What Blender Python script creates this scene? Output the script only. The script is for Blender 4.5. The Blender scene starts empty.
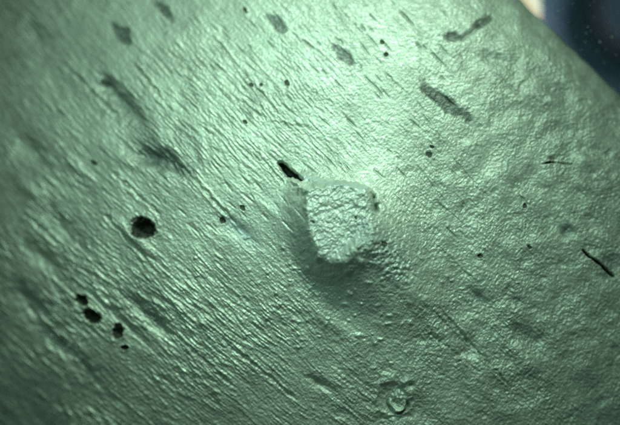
import bpy, math, random
import numpy as np
from mathutils import Vector
R = math.radians
sc = bpy.context.scene
rng = np.random.default_rng(7)
random.seed(7)

# ------------------------------------------------------------------ camera
D = 40.0                                   # distance from lens to the surface (1 unit = 100 px of the photo)
cam = bpy.data.cameras.new('camera'); cam_o = bpy.data.objects.new('camera', cam)
sc.collection.objects.link(cam_o); sc.camera = cam_o
cam_o.location = (0, 0, D)
cam.sensor_width = 36; cam.lens = 36 * D / 6.2
cam.clip_start = 0.5; cam.clip_end = 400
cam.dof.use_dof = True; cam.dof.focus_distance = D - 0.02; cam.dof.aperture_fstop = 0.122
# ------------------------------------------------------------------ world, lamps, exposure
w = bpy.data.worlds.new('World'); sc.world = w; w.use_nodes = True
bg = w.node_tree.nodes['Background']; bg.inputs[0].default_value = (0.55, 0.85, 0.60, 1); bg.inputs[1].default_value = 0.07
def lamp(name, kind, loc, aim, energy, color, **kw):
    l = bpy.data.lights.new(name, kind); l.energy = energy; l.color = color
    for k, v in kw.items(): setattr(l, k, v)
    o = bpy.data.objects.new(name, l); sc.collection.objects.link(o); o.location = loc
    o.rotation_euler = (Vector(aim) - Vector(loc)).to_track_quat('-Z', 'Y').to_euler(); return o
lamp('microscope_lamp', 'SPOT', (2.4, 11.7, 8.4), (-0.2, 1.25, 0), 10600, (0.75, 1.0, 0.79), spot_size=R(29.5), spot_blend=1.0, shadow_soft_size=2.6)
lamp('side_fill', 'SPOT', (-5.4, 8.6, 13.0), (0.1, 1.0, 0), 4700, (0.56, 1.0, 0.85), spot_size=R(28), spot_blend=1.0, shadow_soft_size=2.5)  # added fill, puts a broad mint glow on the upper middle
lamp('backdrop_spot', 'SPOT', (11.5, 7.5, 2.0), (2.9, 2.6, -4.2), 9500, (0.95, 0.97, 0.90), spot_size=R(26), spot_blend=.8, shadow_soft_size=.5)  # added spot, brightens the backdrop and the card at the bar edge
sc.cycles.use_denoising = False
vs = sc.view_settings; vs.view_transform = 'Standard'; vs.look = 'None'; vs.gamma = 1; vs.exposure = 0; vs.use_curve_mapping = False

# ------------------------------------------------------------------ helpers
def tag(o, label=None, cat=None, group=None, kind=None):
    if label: o['label'] = label
    if cat: o['category'] = cat
    if group: o['group'] = group
    if kind: o['kind'] = kind
    return o
def link(name, me, parent=None):
    o = bpy.data.objects.new(name, me); sc.collection.objects.link(o)
    if parent: o.parent = parent
    return o
_perm = rng.permutation(4096).astype(np.int32)
_ang = rng.random(4096) * 2 * np.pi
_gx = np.cos(_ang).astype(np.float32); _gy = np.sin(_ang).astype(np.float32)
def noise(x, y, seed=0):                    # gradient noise, about -1..1
    x = np.asarray(x, np.float32) + seed * 17.31; y = np.asarray(y, np.float32) + seed * 9.77
    xi = np.floor(x); yi = np.floor(y); fx = x - xi; fy = y - yi
    xi = xi.astype(np.int32); yi = yi.astype(np.int32)
    u = fx*fx*fx*(fx*(fx*6-15)+10); v = fy*fy*fy*(fy*(fy*6-15)+10)
    def g(ix, iy, dx, dy):
        h = _perm[(_perm[(ix + seed*131) & 4095] + iy) & 4095]
        return _gx[h]*dx + _gy[h]*dy
    a = g(xi, yi, fx, fy); b = g(xi+1, yi, fx-1, fy); c = g(xi, yi+1, fx, fy-1); d = g(xi+1, yi+1, fx-1, fy-1)
    return ((a + (b-a)*u) * (1-v) + (c + (d-c)*u) * v) * 1.45
def fbm(x, y, seed, octs=3, gain=.5):
    s = 0; a = 1.0; f = 1.0
    for k in range(octs):
        s = s + a*noise(x*f, y*f, seed+k); a *= gain; f *= 2.03; x, y = x*.8-y*.6, x*.6+y*.8
    return s
def sm(e0, e1, x):
    t = np.clip((x-e0)/(e1-e0), 0, 1); return t*t*(3-2*t)

# ------------------------------------------------------------------ macro form: a rounded bar, its axis running down to the right
AX = np.array([math.cos(R(43.8)), -math.sin(R(43.8))]); PE = np.array([-AX[1], AX[0]])
ka = np.array([-7.0, -3.8, -2.5, -1.2, 0.0, 1.0, 2.0, 2.6, 3.1, 3.45, 3.8, 4.6, 6.0])
kp = np.array([-60, -37, -25, -12, 0, 6, 14, 22, 40, 78, 112, 150, 175.])
tb = np.linspace(-7, 6, 5200); ph = np.interp(tb, ka, kp)
ph = np.convolve(np.pad(ph, 150, mode='edge'), np.hanning(301)/np.hanning(301).sum(), mode='valid')
ds = np.cos(np.radians(ph)); dz = -np.sin(np.radians(ph)); st = tb[1]-tb[0]
S = np.cumsum(ds)*st; Z = np.cumsum(dz)*st
i0 = np.argmin(abs(tb)); S -= S[i0]; Z -= Z[i0]
S += 2.93*(1+1.9/D) - S.max()               # puts the silhouette where the photo has it
def grid_axis(lo, hi, step, ext, n):
    core = np.arange(lo, hi+step*.5, step)
    g = np.cumsum(np.geomspace(step*1.5, 1, n)); g = g/g[-1]*ext
    return np.concatenate([(lo-g)[::-1], core, hi+g])
ga = grid_axis(-3.36, 3.5, 0.0068, 2.0, 34); gb = grid_axis(-2.42, 2.9, 0.0068, 2.0, 34)
A, B = np.meshgrid(ga, gb); A = A.astype(np.float32); B = B.astype(np.float32)
t = A*AX[0] + B*AX[1]; sa = A*PE[0] + B*PE[1]
s = np.interp(sa, tb, S); z = np.interp(sa, tb, Z)
bend = lambda t: -np.where(t < 0.7, 0.085, 0.05)*(t-0.7)**2
z = z + bend(t)
X = t*AX[0] + s*PE[0]; Y = t*AX[1] + s*PE[1]
def normals(X, Y, Z):
    def gr(M): return np.gradient(M, axis=1), np.gradient(M, axis=0)
    xu, xv = gr(X); yu, yv = gr(Y); zu, zv = gr(Z)
    n = np.stack([yu*zv-zu*yv, zu*xv-xu*zv, xu*yv-yu*xv], -1)
    return n/np.maximum(np.linalg.norm(n, axis=-1, keepdims=True), 1e-12)
N0 = normals(X, Y, z)
P = 310 + 100*X*D/(D-z); Q = 212.5 - 100*Y*D/(D-z)       # where each vertex is seen, to place the marks
P = P.astype(np.float32); Q = Q.astype(np.float32)
# ------------------------------------------------------------------ relief
ang = lambda y: R(1)*(43.5 + 2.6*np.clip(y, -3, 3))
yy = np.linspace(-6, 6, 1201); F = np.cumsum(1/np.tan(ang(yy)))*(yy[1]-yy[0]); F -= F[600]
warp = 0.04*fbm(A*1.1, B*1.1, 3, 2) + 0.004*noise(A*5, B*5, 5)
c = (A + np.interp(B, yy, F))*math.sin(R(43.5)) + warp*.6   # across the striations
l = A*math.cos(R(43.5)) - B*math.sin(R(43.5))               # along them
def blob(x, y, r): return np.exp(-(((P-x)**2 + (Q-y)**2)/(r*r)))
left = sm(330, 120, P)
right = sm(330, 520, P + 0.35*(Q-212))
low = sm(150, 330, Q)
patch = sm(-.45, .5, fbm(A*1.0, B*1.0, 11, 3))
patch2 = sm(-.35, .45, fbm(A*2.3, B*2.3, 15, 2))
jit = 0.0035*noise(A*16, B*16, 21)
r1 = 1 - np.abs(noise((c+jit)/.040, l/.25, 31))*1.9          # long coarse ridges
r2 = 1 - np.abs(noise((c+jit*1.4)/.025, l/.15, 32))*1.9      # fine ridges
r3 = noise((c+jit)/.026, l/.13, 33)
r1 = np.maximum(r1, -.5); r2 = np.maximum(r2, -.4)
sp = (c+jit)/.038 + .9*noise(c/.20, l/.7, 34); fr = sp - np.floor(sp)
saw = np.where(fr < .25, fr/.25, (1-fr)/.75)*sm(-.1, .55, noise(c/.055, l/.16, 35))
wr = 0.022*noise(A*6, B*6, 41)
iso = fbm((A+wr)*30, (B+wr)*30, 42, 3, .65)                  # crinkles
isr = 1 - np.abs(noise((A+wr)*31, (B-wr)*31, 46))*2
fine = noise(A*52, B*52, 47) + .5*noise(A*85, B*85, 48)
lum = fbm(A*3.2, B*3.2, 51, 2); big = fbm((c)/.55, l/1.3, 55, 2)
# mound and nodule
dx = P-345; dy = Q-222
ml = dx*.72 + dy*.69; mc = dx*.69 - dy*.72                   # px along the axis / towards upper right
smooth_zone = np.exp(-((mc+28)/40)**2)*sm(-95, -45, ml)*sm(135, 55, ml)   # side of the mound: little striation
stri = (0.50+.5*left+.25*low)*(1-.58*right)*(.35+.65*patch)*(1-.85*smooth_zone)
stri = stri*(.45+.55*sm(-40, 180, Q + .25*(310-P)+40*left))
H = 0.0165*stri*saw + 0.0072*stri*r1 + 0.0066*stri*(.4+.6*patch2)*r2 + .0055*stri*r3
H += (0.0022 + .0030*right*(.4+.6*patch2) + .0017*low)*iso*(1-.3*smooth_zone)
H += .0023*(0.4+right)*isr*patch2
H += (.0014 + .0014*smooth_zone)*fine
H += .009*lum*(.4+2.1*right) + .010*big*(.5+.6*left) + .0028*(noise(A*40, B*40, 57))*(.3+.7*patch) + .006*np.maximum(noise(A*9, B*9, 67), 0)*right - .010*sm(.35, .8, noise(A*6.5, B*6.5, 68))*(.3+right)
def seg(x0, y0, x1, y1):
    vx, vy = x1-x0, y1-y0; L = vx*vx+vy*vy
    k = np.clip(((P-x0)*vx+(Q-y0)*vy)/L, 0, 1)
    return np.hypot(P-(x0+k*vx), Q-(y0+k*vy)), k
wob = 1 + .16*fbm(P/9, Q/9, 71, 2)
wob2 = 1 + .15*fbm(P/5, Q/5, 72, 2)
def ell(cx, cy, rx, ry, a, wb=None):
    ca, sn = math.cos(R(a)), math.sin(R(a))
    u = ((P-cx)*ca + (Q-cy)*sn)/rx; v = (-(P-cx)*sn + (Q-cy)*ca)/ry
    return np.sqrt(u*u+v*v)*(wob if wb is None else wb)
ml_w = sm(-75, 10, ml)*sm(150, 15, ml)
cross = np.where(mc < -18, np.exp(-((mc+18)/33)**2), np.exp(-((mc+18)/60)**2))
mound = ml_w*cross
H += 0.25*mound
H += .065*np.exp(-(((P-347)*.72+(Q-232)*.69)/58)**2-(((P-347)*.69-(Q-232)*.72)/40)**2)
d_, k_ = seg(366, 240, 428, 304); sd_ = (P-366)*.72-(Q-240)*.69
H += .065*np.where(sd_ < 0, np.exp(-(d_/15)**2), np.exp(-(d_/24)**2))*(1-.5*k_)
col = np.empty(A.shape+(3,), np.float32); col[:] = (0.46, 0.55, 0.46)
va = 1 + .17*fbm(A*2, B*2, 61, 3) + .10*fbm(A*7, B*7, 62, 2) + .06*iso + .16*noise(c/.03, l/.16, 63)*(.4+.6*patch) + .12*noise(c/.09, l/.5, 64) - .45*sm(.52, .8, noise(A*14, B*14, 65))*sm(0, .5, noise(A*2.2, B*2.2, 66))
col *= va[..., None]
def mixc(m, color):
    global col
    m = np.clip(m, 0, 1)[..., None]; col = col*(1-m) + np.array(color, np.float32)*m
def poly_d(pts):                             # signed distance in px, negative inside
    d = np.full(P.shape, 1e9, np.float32); ins = np.zeros(P.shape, bool)
    n = len(pts)
    for i in range(n):
        x0, y0 = pts[i]; x1, y1 = pts[(i+1) % n]
        d = np.minimum(d, seg(x0, y0, x1, y1)[0])
        if y0 != y1:
            ins ^= ((y0 > Q) != (y1 > Q)) & (P < (x1-x0)*(Q-y0)/(y1-y0)+x0)
    return np.where(ins, -d, d)
PART = np.zeros(A.shape, np.int16); parts = []
def part(mask, name, mat, label=None):
    iy, ix = np.nonzero(mask)
    if len(iy) < 9: return
    y0, y1, x0, x1 = iy.min(), iy.max()+1, ix.min(), ix.max()+1; w_ = mask[y0:y1, x0:x1]
    lab = np.where(w_, np.arange(1, w_.size+1).reshape(w_.shape), 0)       # keep the largest connected piece
    for _ in range(500):
        q = np.pad(lab, 1); n_ = np.where(w_, np.max([q[1:-1, 1:-1], q[:-2, 1:-1], q[2:, 1:-1], q[1:-1, :-2], q[1:-1, 2:]], 0), 0)
        if (n_ == lab).all(): break
        lab = n_
    vals, cnt = np.unique(lab[lab > 0], return_counts=True); mask = np.zeros_like(mask); mask[y0:y1, x0:x1] = lab == vals[cnt.argmax()]
    parts.append((name, mat, label)); PART[mask] = len(parts)
# nodule: a tilted flat-topped block with a rough bright face and a rolled rim
pj = 2.0*fbm(P/7, Q/7, 81, 2)
nd = poly_d([(309,194),(316,190),(330,189),(345,188),(358,191),(366,193),(374,204),(369,213),(366,226),(364,237),(355,240),(350,249),(341,254),(331,259),(322,257),(318,247),(316,236),(313,222),(309,208)]) + pj
rs = sm(-2, 26, (P-345)*.85+(Q-222)*.5)*sm(204, 222, Q); plate = np.clip((6.5+5*rs-nd)/(8+14*rs), 0, 1); plate = plate*plate*(3-2*plate)
face = 0.275 + .0007*(Q-215) - .0004*(P-340)
pw = 2.2*noise(P/9, Q/9, 84); qw = 2.2*noise(P/9, Q/9, 85)
rough = .008*fbm(P/17, Q/14, 88, 2) - .03*np.exp(-ell(357, 243, 9, 5, -35)**2) - .006*np.exp(-(seg(318, 218, 345, 209)[0]/1.6)**2) + .005*iso + .0022*fine + .0065*fbm((P*.8+Q*.6+pw)/6, (Q*.8-P*.6+qw)/6, 83, 3, .55) + .0035*(1-2*np.abs(noise((P*.75+Q*.66+qw)/4.5, (Q*.75-P*.66+pw)/5.5, 87)))
H += .09*sm(28, 0, nd)*sm(30, -10, mc)
mixc(.6*sm(2, -2, nd)*(1+.3*fbm(P/9, Q/9, 89, 2)), (.54, .64, .58))
H = H*(1-plate) + plate*(face + rough)
dr, k = seg(373.5, 199, 376, 212); H -= .08*np.exp(-(dr/2.4)**2); mixc(.7*np.exp(-(dr/1.7)**2), (.1, .14, .12))  # thin shadow right of the nodule, painted dark along a trough
for (x, y, r) in ((352, 250, 5), (346, 262, 4.5), (349, 270, 3.5), (338, 263, 4), (361, 262, 3.5)):
    H += .030*np.exp(-(((P-x)**2+(Q-y)**2)/(r*r)))
# curl on the upper right corner of the nodule
rc = np.hypot(P-361, Q-202); H += .013*np.exp(-((rc-6)/2)**2)*plate
# rough sparkling slope right of the nodule
slope_r = sm(-8, 6, ml-10)*sm(105, 60, ml)*np.exp(-((mc-4)/17)**2)
H += .017*slope_r*(noise(P/4.2, Q/4.2, 91)+.6*noise(P/2.3, Q/2.3, 92))
mixc(.35*slope_r, (.36, .46, .47))
mixc(.30*smooth_zone*sm(-10, -30, mc), (.40, .47, .44))  # shaded lower-left flank of the mound, darkened in the colour
# bluish film over the top of the nodule
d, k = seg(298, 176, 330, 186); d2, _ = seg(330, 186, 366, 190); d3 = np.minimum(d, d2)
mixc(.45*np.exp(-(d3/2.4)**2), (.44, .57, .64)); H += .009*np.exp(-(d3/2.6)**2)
mixc(.55*np.exp(-ell(240, 230, 22, 7, 40)**2), (.33, .46, .50)); H -= .03*np.exp(-ell(240, 230, 20, 6, 40)**2)
# ---- pits
PIT = [(142.5, 228, 11.6, 9.2, 12, .15), (82.5, 300, 6.6, 4.0, 40, .07), (92.5, 316, 8.6, 5.8, 38, .08), (118, 332, 4.8, 6.8, 8, .07), (125, 347.5, 3.4, 2.3, -10, .04)]
for (x, y, rx, ry, a, dp) in PIT:
    e = ell(x, y, rx, ry, a, 1+.20*fbm(P/5, Q/5, 75, 3))
    H -= dp*sm(1.3, .2, e); H += .008*np.exp(-((e-1.4)/.25)**2); mixc(.8*sm(1.45, .9, e), (.03, .045, .035))
    part(e < 1.0, 'pit', 'residue')
d, k = seg(98, 196, 128, 236)[0], 0
rdg = ell(136, 238, 22, 4, 42); H += .045*np.exp(-rdg**2)     # bright lip below the large pit
# ---- slit beside the nodule
e = poly_d([(279,163.5),(281.5,162.5),(286.5,166),(292,170.5),(297,175.5),(302,180.5),(301,181.3),(296,178),(292.5,175.5),(290,177),(286.5,175.5),(283,171),(280.5,167)]) + .5*pj
H -= .16*sm(2.5, -2.5, e); part(e < -.2, 'slit', 'residue')
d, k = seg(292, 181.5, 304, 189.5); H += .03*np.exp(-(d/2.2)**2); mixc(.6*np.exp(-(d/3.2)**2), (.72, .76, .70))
H += .02*np.exp(-(d/3.5)**2)*noise(P/3, Q/3, 95)
# ---- scabs: grey sunken patches with matt scale
SCAB = [(445, 103, 27, 7, 34, .018, 'scab', 'long grey flake-like patch'), (345, 56, 12.5, 5.5, 38, .03, 'scab', None), (276, 23, 12, 6.5, 42, .035, 'scab', None),
        (121, 34, 11, 6.5, 42, .045, 'scab', None), (163, 10, 11, 5, 52, .05, 'scab', None), (453, 37, 10, 5, 8, .04, 'scab', None), (484, 22, 9, 4, -25, .03, 'scab', None)]
for i, (x, y, rx, ry, a, dp, nm, lb) in enumerate(SCAB):
    e = ell(x, y, rx, ry, a, wob2*(1+.45*noise(P/11, Q/11, 77)))
    H -= .35*dp*sm(1.4, .5, e); H = H*(1-.5*sm(1.1, .8, e)) + .5*sm(1.1, .8, e)*(H-.003*noise(P/2.4, Q/2.4, 97))
    m = sm(1.3, .75, e); cc = (.075, .10, .088) if i not in (0, 5) else (.055, .075, .065)
    mixc(m*(.8+.15*noise(P/4, Q/4, 96)), cc); part(e < 1.0, nm, 'metal', lb)
d, k = seg(462, 39, 478, 27); mixc(.6*np.exp(-(d/2)**2), (.12, .17, .14)); H -= .02*np.exp(-(d/2.5)**2)
# ---- hollows (unsplit relief with a darker tint in each dip)
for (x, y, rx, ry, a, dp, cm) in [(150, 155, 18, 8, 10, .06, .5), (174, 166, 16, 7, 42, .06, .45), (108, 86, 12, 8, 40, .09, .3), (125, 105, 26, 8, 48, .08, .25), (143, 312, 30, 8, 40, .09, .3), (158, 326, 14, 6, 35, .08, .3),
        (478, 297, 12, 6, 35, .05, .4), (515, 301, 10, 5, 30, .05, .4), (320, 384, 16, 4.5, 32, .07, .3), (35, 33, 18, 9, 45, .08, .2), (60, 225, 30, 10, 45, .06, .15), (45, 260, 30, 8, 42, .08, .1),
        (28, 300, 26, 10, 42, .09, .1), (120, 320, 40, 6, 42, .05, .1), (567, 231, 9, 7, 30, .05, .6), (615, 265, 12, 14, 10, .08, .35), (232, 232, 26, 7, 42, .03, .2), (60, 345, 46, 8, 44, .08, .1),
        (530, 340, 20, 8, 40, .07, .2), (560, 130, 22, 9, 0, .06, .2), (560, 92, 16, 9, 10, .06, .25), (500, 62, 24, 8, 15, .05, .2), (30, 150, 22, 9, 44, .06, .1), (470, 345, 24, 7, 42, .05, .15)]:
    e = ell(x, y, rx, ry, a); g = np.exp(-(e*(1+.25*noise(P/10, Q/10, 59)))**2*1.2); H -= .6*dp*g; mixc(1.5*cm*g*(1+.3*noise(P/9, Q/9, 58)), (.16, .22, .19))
for (x, y, rx, ry, a, hh) in [(203, 322, 5, 4, 40, .05), (178, 305, 26, 4, 42, .04), (330, 322, 40, 9, 38, .06), (380, 268, 10, 5, 40, .02), (262, 205, 26, 4, 38, .02), (540, 95, 22, 9, 25, .06), (585, 160, 14, 8, 20, .06),
        (600, 190, 10, 7, 0, .05), (582, 185, 8, 5, 30, .05), (520, 355, 20, 8, 40, .07), (80, 170, 18, 5, 46, .05), (135, 165, 14, 6, 30, .05), (315, 240, 16, 6, 60, .015), (30, 190, 20, 6, 45, .05), (440, 330, 22, 6, 40, .04)]:
    H += .55*hh*np.exp(-ell(x, y, rx, ry, a)**2)
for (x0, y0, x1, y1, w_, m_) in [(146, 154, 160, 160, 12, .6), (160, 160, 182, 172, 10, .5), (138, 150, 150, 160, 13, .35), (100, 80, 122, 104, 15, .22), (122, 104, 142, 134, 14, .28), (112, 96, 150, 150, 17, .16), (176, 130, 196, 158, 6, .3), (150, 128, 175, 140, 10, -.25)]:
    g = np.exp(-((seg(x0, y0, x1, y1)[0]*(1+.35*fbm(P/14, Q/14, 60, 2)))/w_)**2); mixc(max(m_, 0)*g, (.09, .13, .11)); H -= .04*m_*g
# ---- crater at the lower edge
e = np.hypot(P-392, Q-397)*(1+.25*fbm(P/12, Q/12, 98, 3)); aa = np.arctan2(Q-397, P-392)
H -= .025*sm(18, 4, e); H += .014*np.exp(-((e-17)/3.5)**2)*(1+.8*noise(P/8, Q/8, 94)); H += .045*blob(398, 397, 6)*(1+.5*noise(P/3.5, Q/3.5, 99))
rr = np.hypot(P-398, Q-403); rr = rr + 1.6*noise(P/6, Q/6, 93); H += .03*np.exp(-((rr-7.5)/1.5)**2)*sm(398, 405, Q); H -= .045*np.exp(-((rr-10)/1.5)**2)*sm(399, 407, Q)
H -= .05*blob(411, 385, 3); H += .03*blob(406, 381, 4); mixc(.4*np.exp(-((rr-10)/1.4)**2)*sm(401, 407, Q), (.08, .11, .09))
part((e < 20), 'crater', 'metal', 'round crater with curled rim')
# ---- cracks
cw = 1.5*fbm(P/9, Q/9, 101, 3)
def crack(pts, wd, dp, label=None):
    d = np.full(P.shape, 1e9, np.float32)
    for (p0, p1) in zip(pts[:-1], pts[1:]): d = np.minimum(d, seg(*p0, *p1)[0])
    d = np.abs(d + cw*.6)
    global H
    H = H - dp*sm(wd*1.9, 0, d); part(d < wd*(.75+.6*noise(P/5, Q/5, 104)), 'crack', 'residue', label)
crack([(583, 250), (590, 257), (598, 262), (606, 269), (614, 276)], 1.1, .09)
crack([(541, 164), (552, 162), (562, 163), (572, 164)], .5, .03)
mixc(.8*sm(1.3, .5, ell(551, 157.5, 6, 2, 4, wob2)), (.07, .1, .08))
# faint hair lines and scratches
def scratch(x0, y0, x1, y1, wd, dp, dark=.35):
    global H
    d, k = seg(x0, y0, x1, y1); d = np.abs(d+cw*1.2); f = np.exp(-(d/wd)**2)*sm(0, .15, k+.001)*sm(1, .85, k)
    f = f*(.35+.65*sm(-.2, .5, noise(P/11, Q/11, 103))); dp = dp*.75; dark = dark*.7
    H = H - dp*f; H = H + .3*dp*np.exp(-((d-2*wd)/wd)**2)*sm(0, .15, k+.001)*sm(1, .85, k); mixc(dark*f, (.12, .17, .14))
for a in [(206, 30, 285, 122, 1.5, .020), (215, 40, 250, 90, 1.2, .015), (240, 100, 268, 122, 1.4, .02), (268, 122, 310, 128, 1.2, .015), (380, 70, 412, 98, 1.2, .012), (300, 82, 335, 105, 1.0, .010),
          (285, 30, 330, 60, 1.0, .008), (412, 160, 450, 210, 1.0, .012), (445, 150, 490, 200, .9, .010), (515, 190, 545, 225, .9, .015), (430, 240, 478, 285, 1.1, .015), (440, 310, 515, 392, 1.3, .03),
          (425, 330, 480, 372, 1.2, .02), (360, 235, 420, 292, 1.0, .01), (100, 210, 150, 262, 1.6, .04), (160, 145, 235, 222, 1.6, .035), (110, 170, 160, 215, 1.5, .03), (255, 150, 285, 186, 1.2, .02),
          (60, 60, 120, 120, 1.8, .03), (130, 60, 175, 115, 1.6, .025), (20, 210, 80, 262, 1.8, .03), (20, 300, 90, 372, 1.8, .04), (170, 330, 240, 392, 1.6, .03), (230, 345, 300, 402, 1.5, .03), (490, 70, 520, 95, 1.2, .015)]:
    scratch(*a)
srnd = random.Random(3)
for i in range(150):                                          # short dark nicks following the grain
    x = srnd.uniform(150, 460); y = srnd.uniform(0, 250); L = srnd.uniform(6, 22); th = R(46 + srnd.uniform(-7, 7))
    if abs(x-345) < 45 and abs(y-225) < 50: continue
    x1, y1 = x+L*math.cos(th), y+L*math.sin(th)
    jj = np.abs(gb - 0)  # local window keeps this cheap
    ia = (P > x-8) & (P < x1+8) & (Q > y-8) & (Q < y1+8)
    p_, q_ = P[ia], Q[ia]; vx, vy = x1-x, y1-y; k = np.clip(((p_-x)*vx+(q_-y)*vy)/(L*L), 0, 1)
    d = np.hypot(p_-(x+k*vx), q_-(y+k*vy)); wd = srnd.uniform(.6, 1.2); f = np.exp(-(d/wd)**2)*np.sin(np.pi*np.clip(k, .02, .98))
    H[ia] -= srnd.uniform(.008, .02)*f
    m = (.25*f)[..., None]; col[ia] = col[ia]*(1-m) + np.array((.14, .2, .17), np.float32)*m
# ---- specks: small dark grit set in the metal
SPK = [(222, 220, 2.9, 1), (242.5, 208, 2.2, 0), (382, 42, 2.1, 0), (386, 54.5, 2.2, 0), (432, 147, 1.8, 0), (429.5, 154.5, 2.8, 0), (314.5, 224, 2.0, 0), (356, 220, 1.6, 0), 
       (383, 245, 2.6, 0), (251, 85, 2.2, 0), (287, 83, 2.6, 0), (245, 10, 2.3, 0), (525, 206, 2.2, 0), (103, 82, 3.4, 0), (529, 247, 2.1, 0), (94, 163, 2.5, 0), (245, 122, 1.8, 0), (480, 256, 2.6, 0), (261, 85, 1.6, 0)]
for (x, y, r, big_) in SPK:
    r = r*(.82 if r > 2 else .75); e = ell(x, y, r*srnd.uniform(.95, 1.4), r*srnd.uniform(.7, 1), srnd.uniform(10, 80), 1+.35*noise(P/2.6, Q/2.6, 76))
    H -= .015*sm(1.5, .6, e); H += .003*np.exp(-((e-1.7)/.35)**2); mixc(.55*sm(1.6, .8, e), (.06, .085, .07)); part(e < 1.0, 'speck', 'grit' if not big_ else 'residue')
# tiny bumps with bright tops round the nodule and low down
for i in range(160):
    x = srnd.gauss(350, 60); y = srnd.gauss(285, 45); r = srnd.uniform(1.2, 2.6)
    ia = (P > x-9) & (P < x+9) & (Q > y-9) & (Q < y+9)
    q1, q2 = srnd.uniform(.6, 1.2), srnd.uniform(-.5, .5); xa, ya = P[ia]-x, Q[ia]-y; H[ia] += srnd.uniform(.006, .017)*np.exp(-((xa*q1+ya*q2)**2+(ya/q1)**2)/(r*r))
part((nd < 1.5) & (PART == 0), 'nodule', 'metal', 'raised pale nodule with rough flat top')
# ------------------------------------------------------------------ final vertices
V = np.stack([X, Y, z], -1) + N0*H[..., None]
NV = normals(V[..., 0], V[..., 1], V[..., 2])
col = np.clip(col, .01, .9)

# ------------------------------------------------------------------ materials
def mat_new(name):
    m = bpy.data.materials.new(name); m.use_nodes = True; return m, m.node_tree.nodes, m.node_tree.links, m.node_tree.nodes['Principled BSDF']
def setup_metal():
    m, n, L, b = mat_new('worn_metal')
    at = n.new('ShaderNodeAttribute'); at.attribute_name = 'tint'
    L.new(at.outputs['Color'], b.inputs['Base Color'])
    b.inputs['Metallic'].default_value = 0.42
    tc = n.new('ShaderNodeTexCoord'); mp = n.new('ShaderNodeMapping'); mp.inputs['Rotation'].default_value = (0, 0, R(43.5)); mp.inputs['Scale'].default_value = (9, 34, 20)
    L.new(tc.outputs['Object'], mp.inputs[0])
    nz = n.new('ShaderNodeTexNoise'); nz.inputs['Scale'].default_value = 1.6; nz.inputs['Detail'].default_value = 5; L.new(mp.outputs[0], nz.inputs['Vector'])
    mr = n.new('ShaderNodeMapRange'); mr.inputs['To Min'].default_value = .38; mr.inputs['To Max'].default_value = .68; mr.inputs['From Min'].default_value = .3; mr.inputs['From Max'].default_value = .7
    L.new(nz.outputs[0], mr.inputs[0]); L.new(mr.outputs[0], b.inputs['Roughness'])
    n2 = n.new('ShaderNodeTexNoise'); n2.inputs['Scale'].default_value = 60; n2.inputs['Detail'].default_value = 4; L.new(tc.outputs['Object'], n2.inputs['Vector'])
    bp = n.new('ShaderNodeBump'); bp.inputs['Strength'].default_value = .35; bp.inputs['Distance'].default_value = .008
    L.new(n2.outputs[0], bp.inputs['Height']); L.new(bp.outputs[0], b.inputs['Normal'])
    return m
def setup_dark(name, c0, c1, rough):
    m, n, L, b = mat_new(name)
    nz = n.new('ShaderNodeTexNoise'); nz.inputs['Scale'].default_value = 35; nz.inputs['Detail'].default_value = 4
    tc = n.new('ShaderNodeTexCoord'); L.new(tc.outputs['Object'], nz.inputs['Vector'])
    cr = n.new('ShaderNodeValToRGB'); cr.color_ramp.elements[0].color = c0; cr.color_ramp.elements[1].color = c1; cr.color_ramp.elements[0].position = .4; cr.color_ramp.elements[1].position = .75
    L.new(nz.outputs[0], cr.inputs[0]); L.new(cr.outputs[0], b.inputs['Base Color']); b.inputs['Roughness'].default_value = rough
    b.inputs['Specular IOR Level'].default_value = .2
    return m
MAT = {'metal': setup_metal(), 'residue': setup_dark('black_residue', (.012, .017, .012, 1), (.085, .105, .08, 1), .8), 'grit': setup_dark('dark_grit', (.045, .06, .045, 1), (.14, .18, .14, 1), .7)}

# ------------------------------------------------------------------ meshes: the surface and its parts are cut from the same skin
ny, nx = A.shape
idx = np.arange(ny*nx).reshape(ny, nx)
quads = np.stack([idx[:-1, :-1], idx[:-1, 1:], idx[1:, 1:], idx[1:, :-1]], -1).reshape(-1, 4)
fid = np.max(np.stack([PART[:-1, :-1], PART[:-1, 1:], PART[1:, 1:], PART[1:, :-1]]), 0).reshape(-1)
VF = V.reshape(-1, 3).astype(np.float32); NF = NV.reshape(-1, 3).astype(np.float32)
CF = np.concatenate([col.reshape(-1, 3), np.ones((ny*nx, 1), np.float32)], 1).astype(np.float32)
def build(name, faces, mat, parent):
    used, inv = np.unique(faces.ravel(), return_inverse=True); nf = len(faces)
    me = bpy.data.meshes.new(name)
    me.vertices.add(len(used)); me.vertices.foreach_set('co', VF[used].ravel())
    me.loops.add(nf*4); me.loops.foreach_set('vertex_index', inv.astype(np.int32).ravel())
    me.polygons.add(nf); me.polygons.foreach_set('loop_start', np.arange(0, nf*4, 4, dtype=np.int32))
    me.update(calc_edges=True); me.polygons.foreach_set('use_smooth', np.ones(nf, bool))
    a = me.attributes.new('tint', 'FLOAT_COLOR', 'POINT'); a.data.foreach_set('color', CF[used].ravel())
    me.normals_split_custom_set_from_vertices(NF[used])
    me.materials.append(mat)
    return link(name, me, parent)
root = link('metal_bar', None)
tag(root, 'pale green worn metal bar with diagonal scratches, dark pits and a raised nodule', 'metal bar')
build('surface', quads[fid == 0], MAT['metal'], root)
for i, (nm, mt, lb) in enumerate(parts):
    f = quads[fid == i+1]
    if len(f) == 0: continue
    o = build(nm, f, MAT[mt], root)
    if lb: o['label'] = lb

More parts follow.
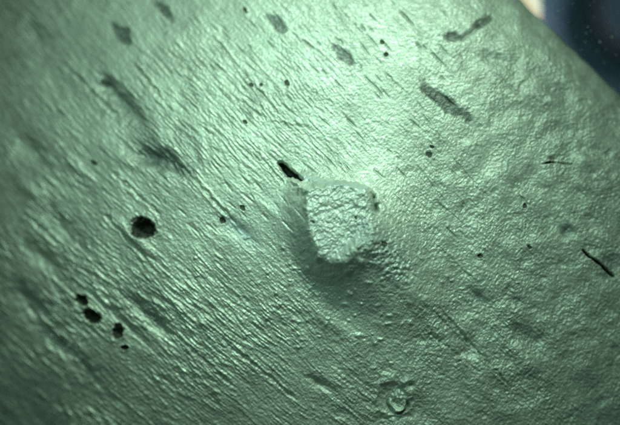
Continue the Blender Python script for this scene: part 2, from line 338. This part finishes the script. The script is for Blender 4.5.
# ------------------------------------------------------------------ behind the bar: blue-grey base, dark ring, bright reflection built as a card, dusty glass
def principled(name, colr, rough, **kw):
    m, n, L, b = mat_new(name); b.inputs['Base Color'].default_value = (*colr, 1); b.inputs['Roughness'].default_value = rough
    nz = n.new('ShaderNodeTexNoise'); nz.inputs['Scale'].default_value = 3; tc = n.new('ShaderNodeTexCoord'); L.new(tc.outputs['Object'], nz.inputs['Vector'])
    mx = n.new('ShaderNodeMix'); mx.data_type = 'RGBA'; mx.inputs[6].default_value = (*[x*.8 for x in colr], 1); mx.inputs[7].default_value = (*[min(1, x*1.2) for x in colr], 1)
    L.new(nz.outputs[0], mx.inputs[0]); L.new(mx.outputs[2], b.inputs['Base Color'])
    for k, v in kw.items(): b.inputs[k].default_value = v
    return m
BZ = -7.0
def at(px, py, zz): return Vector(((px-310)/100*(D-zz)/D, (212.5-py)/100*(D-zz)/D, zz))
import bmesh
def mesh_from(name, bm, mat, parent=None, smooth=True):
    me = bpy.data.meshes.new(name); bm.to_mesh(me); bm.free(); me.materials.append(mat)
    if smooth: me.polygons.foreach_set('use_smooth', [True]*len(me.polygons))
    return link(name, me, parent)
bm = bmesh.new(); bmesh.ops.create_grid(bm, x_segments=12, y_segments=12, size=22)
for v in bm.verts: v.co.z = BZ
tag(mesh_from('base_surface', bm, principled('blue_grey_base', (.12, .20, .31), .5)), kind='structure')
# ring
bm = bmesh.new(); cx, cy = 655, 2; R0 = 61
rings = []
for i in range(72):
    th = i/72*2*math.pi; rw = []
    for j in range(12):
        ph_ = j/12*2*math.pi; rad = (R0 + 9*math.cos(ph_))/100*(D-BZ)/D
        c0 = at(cx, cy, BZ); rw.append(bm.verts.new((c0.x+rad*math.cos(th), c0.y+rad*math.sin(th), BZ+.2+.2*math.sin(ph_))))
    rings.append(rw)
for i in range(72):
    for j in range(12): bm.faces.new((rings[i][j], rings[(i+1) % 72][j], rings[(i+1) % 72][(j+1) % 12], rings[i][(j+1) % 12]))
bmesh.ops.recalc_face_normals(bm, faces=bm.faces)
tag(mesh_from('dark_ring', bm, principled('dark_blue', (.004, .010, .028), .5)), 'out-of-focus dark blue ring behind the upper right edge of the bar', 'ring')

def lump(bm, c, sx, sy, sz, rot):
    m = bmesh.ops.create_icosphere(bm, subdivisions=1, radius=1)['verts']
    for v in m:
        k = 1 + random.uniform(-.25, .25); x, y = v.co.x*sx*k, v.co.y*sy*k
        v.co = Vector((c[0]+x*math.cos(rot)-y*math.sin(rot), c[1]+x*math.sin(rot)+y*math.cos(rot), c[2]+v.co.z*sz*k))
# bright reflection at the bar edge, built as a card with a fringe strip
def slab(name, pts, z0, th, mat, parent=None):
    bm = bmesh.new(); top = [bm.verts.new(at(x, y, z0)) for x, y in pts]; f = bm.faces.new(top)
    if f.normal.z < 0 or True: bm.normal_update()
    ex = bmesh.ops.extrude_face_region(bm, geom=[f]); vv = [g for g in ex['geom'] if isinstance(g, bmesh.types.BMVert)]
    for v in vv: v.co.z -= th
    bmesh.ops.recalc_face_normals(bm, faces=bm.faces); bmesh.ops.bevel(bm, geom=bm.edges[:], offset=.01, segments=1)
    return mesh_from(name, bm, mat, parent, smooth=False)
tg = link('glint_card', None); tag(tg, 'bright cream reflection at the top edge of the bar, built as a card', 'paper tag')
slab('glint', [(490, -60), (539, -60), (541, 10), (540, 28), (490, 28)], -2.9, .06, principled('cream_glint', (.86, .84, .72), .6), tg)
slab('colour_fringe', [(510, -6), (515, -10), (543.5, 23), (539, 28)], -2.80, .03, principled('ochre_fringe', (.62, .34, .08), .6), tg)  # strip put in for the ochre colour fringe of the lens
# dusty glass
gm, gn, gl, gb_ = mat_new('clear_glass'); gn.remove(gb_)
tr = gn.new('ShaderNodeBsdfTransparent'); tr.inputs[0].default_value = (.93, .97, .98, 1); gs = gn.new('ShaderNodeBsdfGlossy'); gs.inputs['Roughness'].default_value = .08
mx = gn.new('ShaderNodeMixShader'); mx.inputs[0].default_value = .04; gl.new(tr.outputs[0], mx.inputs[1]); gl.new(gs.outputs[0], mx.inputs[2]); gl.new(mx.outputs[0], gn['Material Output'].inputs[0])
GZ = -0.8
slab('glass', [(470, -74), (800, -110), (800, 240), (646, 100), (530, -8)], GZ, .08, gm).name = 'glass_slide'
g_o = bpy.data.objects['glass_slide']; tag(g_o, 'clear dusty glass slide behind the upper right edge of the bar', 'glass slide')
dm = principled('pale_dust', (.36, .42, .44), .6)
dr_ = random.Random(12)
spots = [(559, 11, 2.0), (553, 5, 1.5), (564, 9, 1.3), (588, 27, 1.7), (586, 33, 1.6), (591, 31, 1.2), (600, 42, 2.6), (585, 42, 1.4), (612, 37, 2.8), (616, 33, 1.5), (590, 5, 1.4), (594, 2, 1.1), (576, 37, 1.2), (603, 8, 1.1), (618, 12, 1.0), (606, 50, 1.2), (597, 51, 1.2), (581, 50, 1.1), (573, 4, 1.0), (609, 22, 1.0), (569, 22, .9), (616, 55, 1.2), (594, 17, 1.0), (604, 63, 1.0)]
for i, (x, y, rr_) in enumerate(spots):
    bm = bmesh.new(); c_ = at(x, y, GZ+.02); lump(bm, c_, rr_*.0065*dr_.uniform(.8, 1.6), rr_*.0035, .004, R(-40+dr_.uniform(-25, 25)))
    tag(mesh_from('dust_speck', bm, dm), 'tiny pale dust speck on the dark glass above the bar edge', 'dust speck', 'dust specks on the glass')
    big = {6: 'pale oblong dust speck on the dark ring, largest of those near its inner edge', 8: 'largest pale dust speck inside the dark ring near the right frame edge', 0: 'pale dust speck over the light blue-grey strip, largest one left of the dark ring'}
    if i in big: sc.collection.objects[-1]['label'] = big[i]
